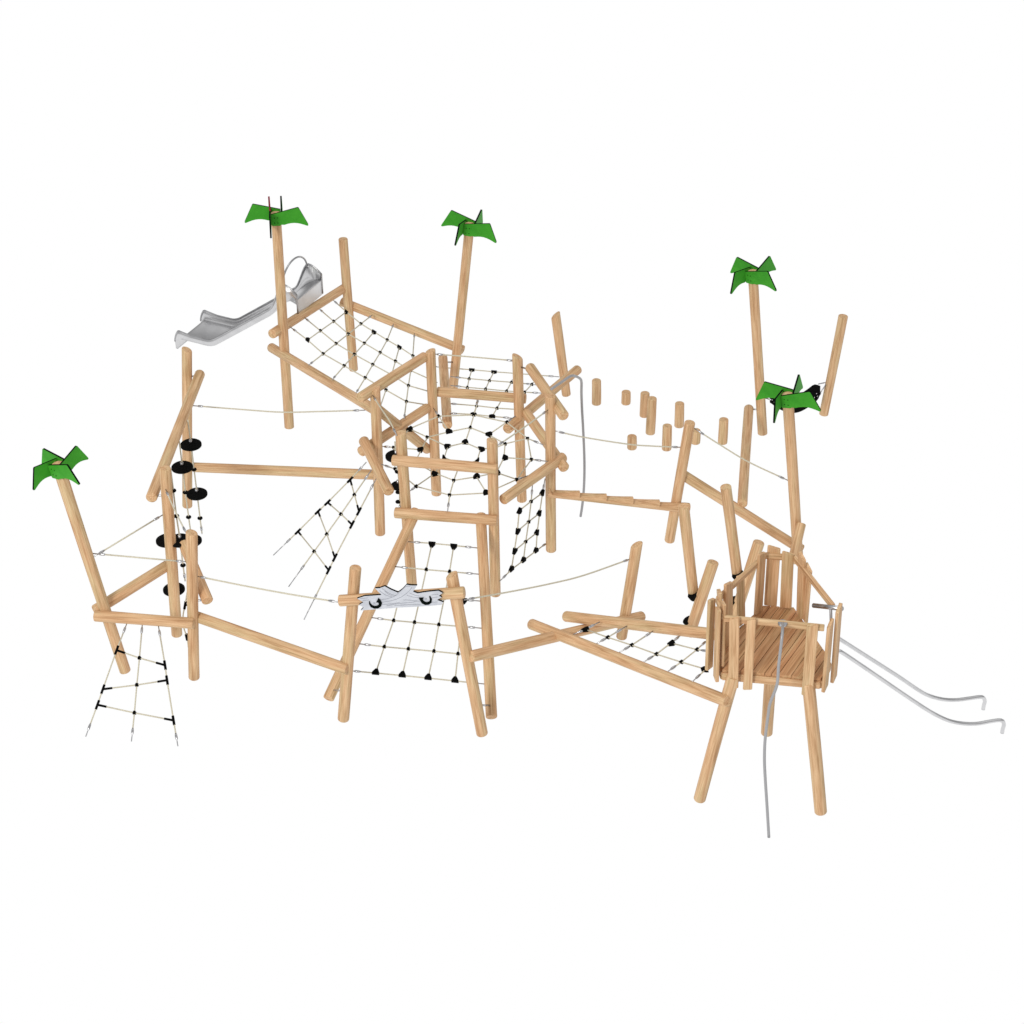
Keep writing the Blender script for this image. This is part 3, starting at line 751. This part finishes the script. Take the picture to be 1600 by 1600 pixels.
# ================= hammock =================
Pl = at((1203,628), 1/inv_at('palm3',(1190,628),0)); Pr = at((1282,615), 1/inv_at('p1310',(1292,612),0))
V = []; Fc = []; nu, nv = 24, 10
for s in (0,1):
    for i in range(nu+1):
        u = i/nu; C = Pl.lerp(Pr, u); C.z -= .26*math.sin(math.pi*u)**1.2
        hw = .27*min(1, (math.sin(math.pi*max(.01,min(.99,u)))*3.2))**.6+.02
        for j in range(nv+1):
            v = j/nv*2-1; V.append(C+Vector((0, v*hw, .12*v*v-(.015 if s else 0))))
n1 = (nu+1)*(nv+1); ix = lambda s,i,j: s*n1+i*(nv+1)+j
for s in (0,1):
    for i in range(nu):
        for j in range(nv): Fc.append((ix(s,i,j),ix(s,i+1,j),ix(s,i+1,j+1),ix(s,i,j+1)))
for i in range(nu):
    for j in (0,nv): Fc.append((ix(0,i,j),ix(0,i+1,j),ix(1,i+1,j),ix(1,i,j)))
for j in range(nv):
    for i in (0,nu): Fc.append((ix(0,i,j),ix(0,i,j+1),ix(1,i,j+1),ix(1,i,j)))
hb_ = (Pl+Pr)/2
ham = thing('hammock', 'black rubber hammock slung between the two back right poles', 'hammock', Vector((hb_.x,hb_.y,hb_.z-.3)))
part('seat_sheet', (V, Fc), RUBBER, ham)
Tl = at((1196,622), 1/inv_at('palm3',(1196,622))); Tr = at((1293,597), 1/inv_at('p1310',(1293,597)))
for s in (-1,1):
    part('chain', tube_geo([Tl, Pl+Vector((.03,.10*s,.10))], .012, 8), STEEL, ham)
    part('chain', tube_geo([Tr, Pr+Vector((-.03,.16*s,.12))], .012, 8), STEEL, ham)
for u, v in ((.93,-.5),(.93,.2),(.88,-.1),(.08,0),(.12,.3)):
    C = Pl.lerp(Pr, u); C.z -= .26*math.sin(math.pi*u)**1.2-.02
    part('rivet', ball(C+Vector((0,v*.2,.22*v*v*.5)), .018), STEEL, ham)

# ================= steel slide =================
A, B = LOG['bk']; wv = (B-A); zb = (A.z+B.z)/2; wv.z = 0; wv.normalize(); dv = Vector((-wv.y, wv.x, 0))
if dv.x > 0: dv = -dv
S0 = at((466,497), 1/inv_at('bk',(466,497)))+Vector((0,0,.06)); S1 = at((503,470), 1/inv_at('bk',(503,470)))
wid = (S1-S0).dot(wv)
E0 = atPl((281,531), S0, wv); run = (E0-S0).dot(dv); drop = S0.z-E0.z
0 and print('DECK h', hz, 'rail', hr, 'slide run', run, 'drop', drop, 'wid', wid, 'S0', S0, 'E0', E0)
def prof(s):       # floor height above exit, 0..1
    u = s/run
    if u < .10: return drop
    if u > .78: return drop*(.0+.0*(1-u))
    k = (u-.10)/(.68); e = .13
    f = lambda x: x*x/(2*e)/(1-e) if x < e else ((x-e/2)/(1-e) if x < 1-e else 1-((1-x)**2)/(2*e)/(1-e))
    return drop*(1-f(k))
def wall(s):
    u = s/run
    if u < .10: return .44+.15*math.sin(u/.10*math.pi/2)
    if u < .22: k = (u-.10)/.12; return .59-(.59-.155)*(k*k*(3-2*k))
    if u > .9: k = (u-.9)/.1; return .155+.045*k
    return .155
ns = 60; V = []; Fc = []; near = []; far = []
cs = [(0,1),(0,.5),(0.012,.12),(.05,0),(.5,0),(.95,0),(.988,.12),(1,.5),(1,1)]
for i in range(ns+1):
    s = run*i/ns; C = S0+dv*s; C.z = E0.z+prof(s); hwl = wall(s)
    k_ = max(0, 1-s/(run*.24)); fl = .30*(k_*k_*(3-2*k_))
    for a, h in cs: V.append(C+wv*(wid*a)+Vector((0,0,h*hwl if a in (0,1) else fl+.02*(h > 0))))
    near.append(C+Vector((0,0,hwl))); far.append(C+wv*wid+Vector((0,0,hwl)))
nc = len(cs)
# exit lip bending down
for k in range(1,7):
    a_ = k/6*math.radians(80); C = S0+dv*(run+.12*math.sin(a_)); C.z = E0.z-.12*(1-math.cos(a_))-(.16*k/6)
    for a, h in cs: V.append(C+wv*(wid*a)+Vector((0,0,h*(.22-.03*k)+ (.25*h if h < 1 else .16)*k/6)))
    hh = .22-.03*k+.16*k/6
    near.append(C+Vector((0,0,hh))); far.append(C+wv*wid+Vector((0,0,hh)))
tot = ns+1+6
for i in range(tot-1):
    for j in range(nc-1): Fc.append((i*nc+j, i*nc+j+1, (i+1)*nc+j+1, (i+1)*nc+j))
gl = Vector((S0.x+dv.x*run*.5, S0.y+dv.y*run*.5, E0.z-.2))
slide = thing('slide', 'steel chute slide with high entry sides and hoop handle, at the top left', 'slide', gl)
ch = part('chute', (V, Fc), SHEET, slide)
ap = [S0+wv*(wid*a)+Vector((0,0,z)) for a, z in ((.0,.0),(1,.0),(1,.31),(0,.31))]
part('entry_apron', (ap+[v+dv*.012 for v in ap], [(0,1,2,3),(7,6,5,4),(0,4,5,1),(1,5,6,2),(2,6,7,3),(3,7,4,0)]), SHEET, slide, False)
md = ch.modifiers.new('thick', 'SOLIDIFY'); md.thickness = .012; md.offset = 0
for pth in (near, far): part('side_rim', tube_geo([pth[0]-Vector((0,0,.42))]+pth, .017, 10), STEEL, slide)
a0 = S0+dv*run*.11+Vector((0,0,.50)); a1 = a0+wv*wid; hoop = []
for k in range(25):
    t_ = k/24*math.pi; C = (a0+a1)/2-wv*(wid/2*math.cos(t_)); hoop.append(C+Vector((0,0,.40*math.sin(t_))))
part('hoop_handle', tube_geo(hoop, .018, 12), STEEL, slide)

# ================= light and camera =================
w = bpy.data.worlds.new('World'); S.world = w; w.use_nodes = True
nt = w.node_tree; bg = nt.nodes['Background']
tc = nt.nodes.new('ShaderNodeTexCoord'); sx = nt.nodes.new('ShaderNodeSeparateXYZ'); rp = nt.nodes.new('ShaderNodeValToRGB')
mr = nt.nodes.new('ShaderNodeMapRange'); mr.inputs[1].default_value = -1; mr.inputs[2].default_value = 1
nt.links.new(tc.outputs['Generated'], sx.inputs[0]); nt.links.new(sx.outputs['Z'], mr.inputs[0]); nt.links.new(mr.outputs[0], rp.inputs[0])
e = rp.color_ramp.elements
e[0].position = 0; e[0].color = (1,1,1,1); e[1].position = 1.0; e[1].color = (.62,.62,.62,1)
for p_, v in ((.45,1.0),(.53,.45),(.70,.30),(.82,.75)):
    x_ = e.new(p_); x_.color = (v,v,v,1)
nt.links.new(rp.outputs[0], bg.inputs[0]); bg.inputs[1].default_value = 1.0
def area(name, loc, target, size, power):
    l = bpy.data.lights.new(name, 'AREA'); l.size = size; l.energy = power; l.color = (1,.985,.96)
    o = bpy.data.objects.new(name, l); COL.objects.link(o); o.location = loc
    o.rotation_euler = (Vector(target)-Vector(loc)).to_track_quat('-Z','Y').to_euler()
area('key_lamp', (-16,-34,26), (0,2,1), 9, 8800)
area('top_lamp', (6,4,34), (0,3,0), 12, 1500)
cam = bpy.data.cameras.new('Camera'); co = bpy.data.objects.new('Camera', cam); COL.objects.link(co)
co.location = CAM; co.rotation_euler = (math.pi/2-PITCH, 0, 0)
cam.sensor_width = 36; cam.lens = 36*F/1600; cam.clip_end = 500; S.camera = co
S.render.engine = 'CYCLES'
S.view_settings.view_transform = 'Standard'; S.view_settings.look = 'None'; S.view_settings.exposure = 0; S.view_settings.gamma = 1
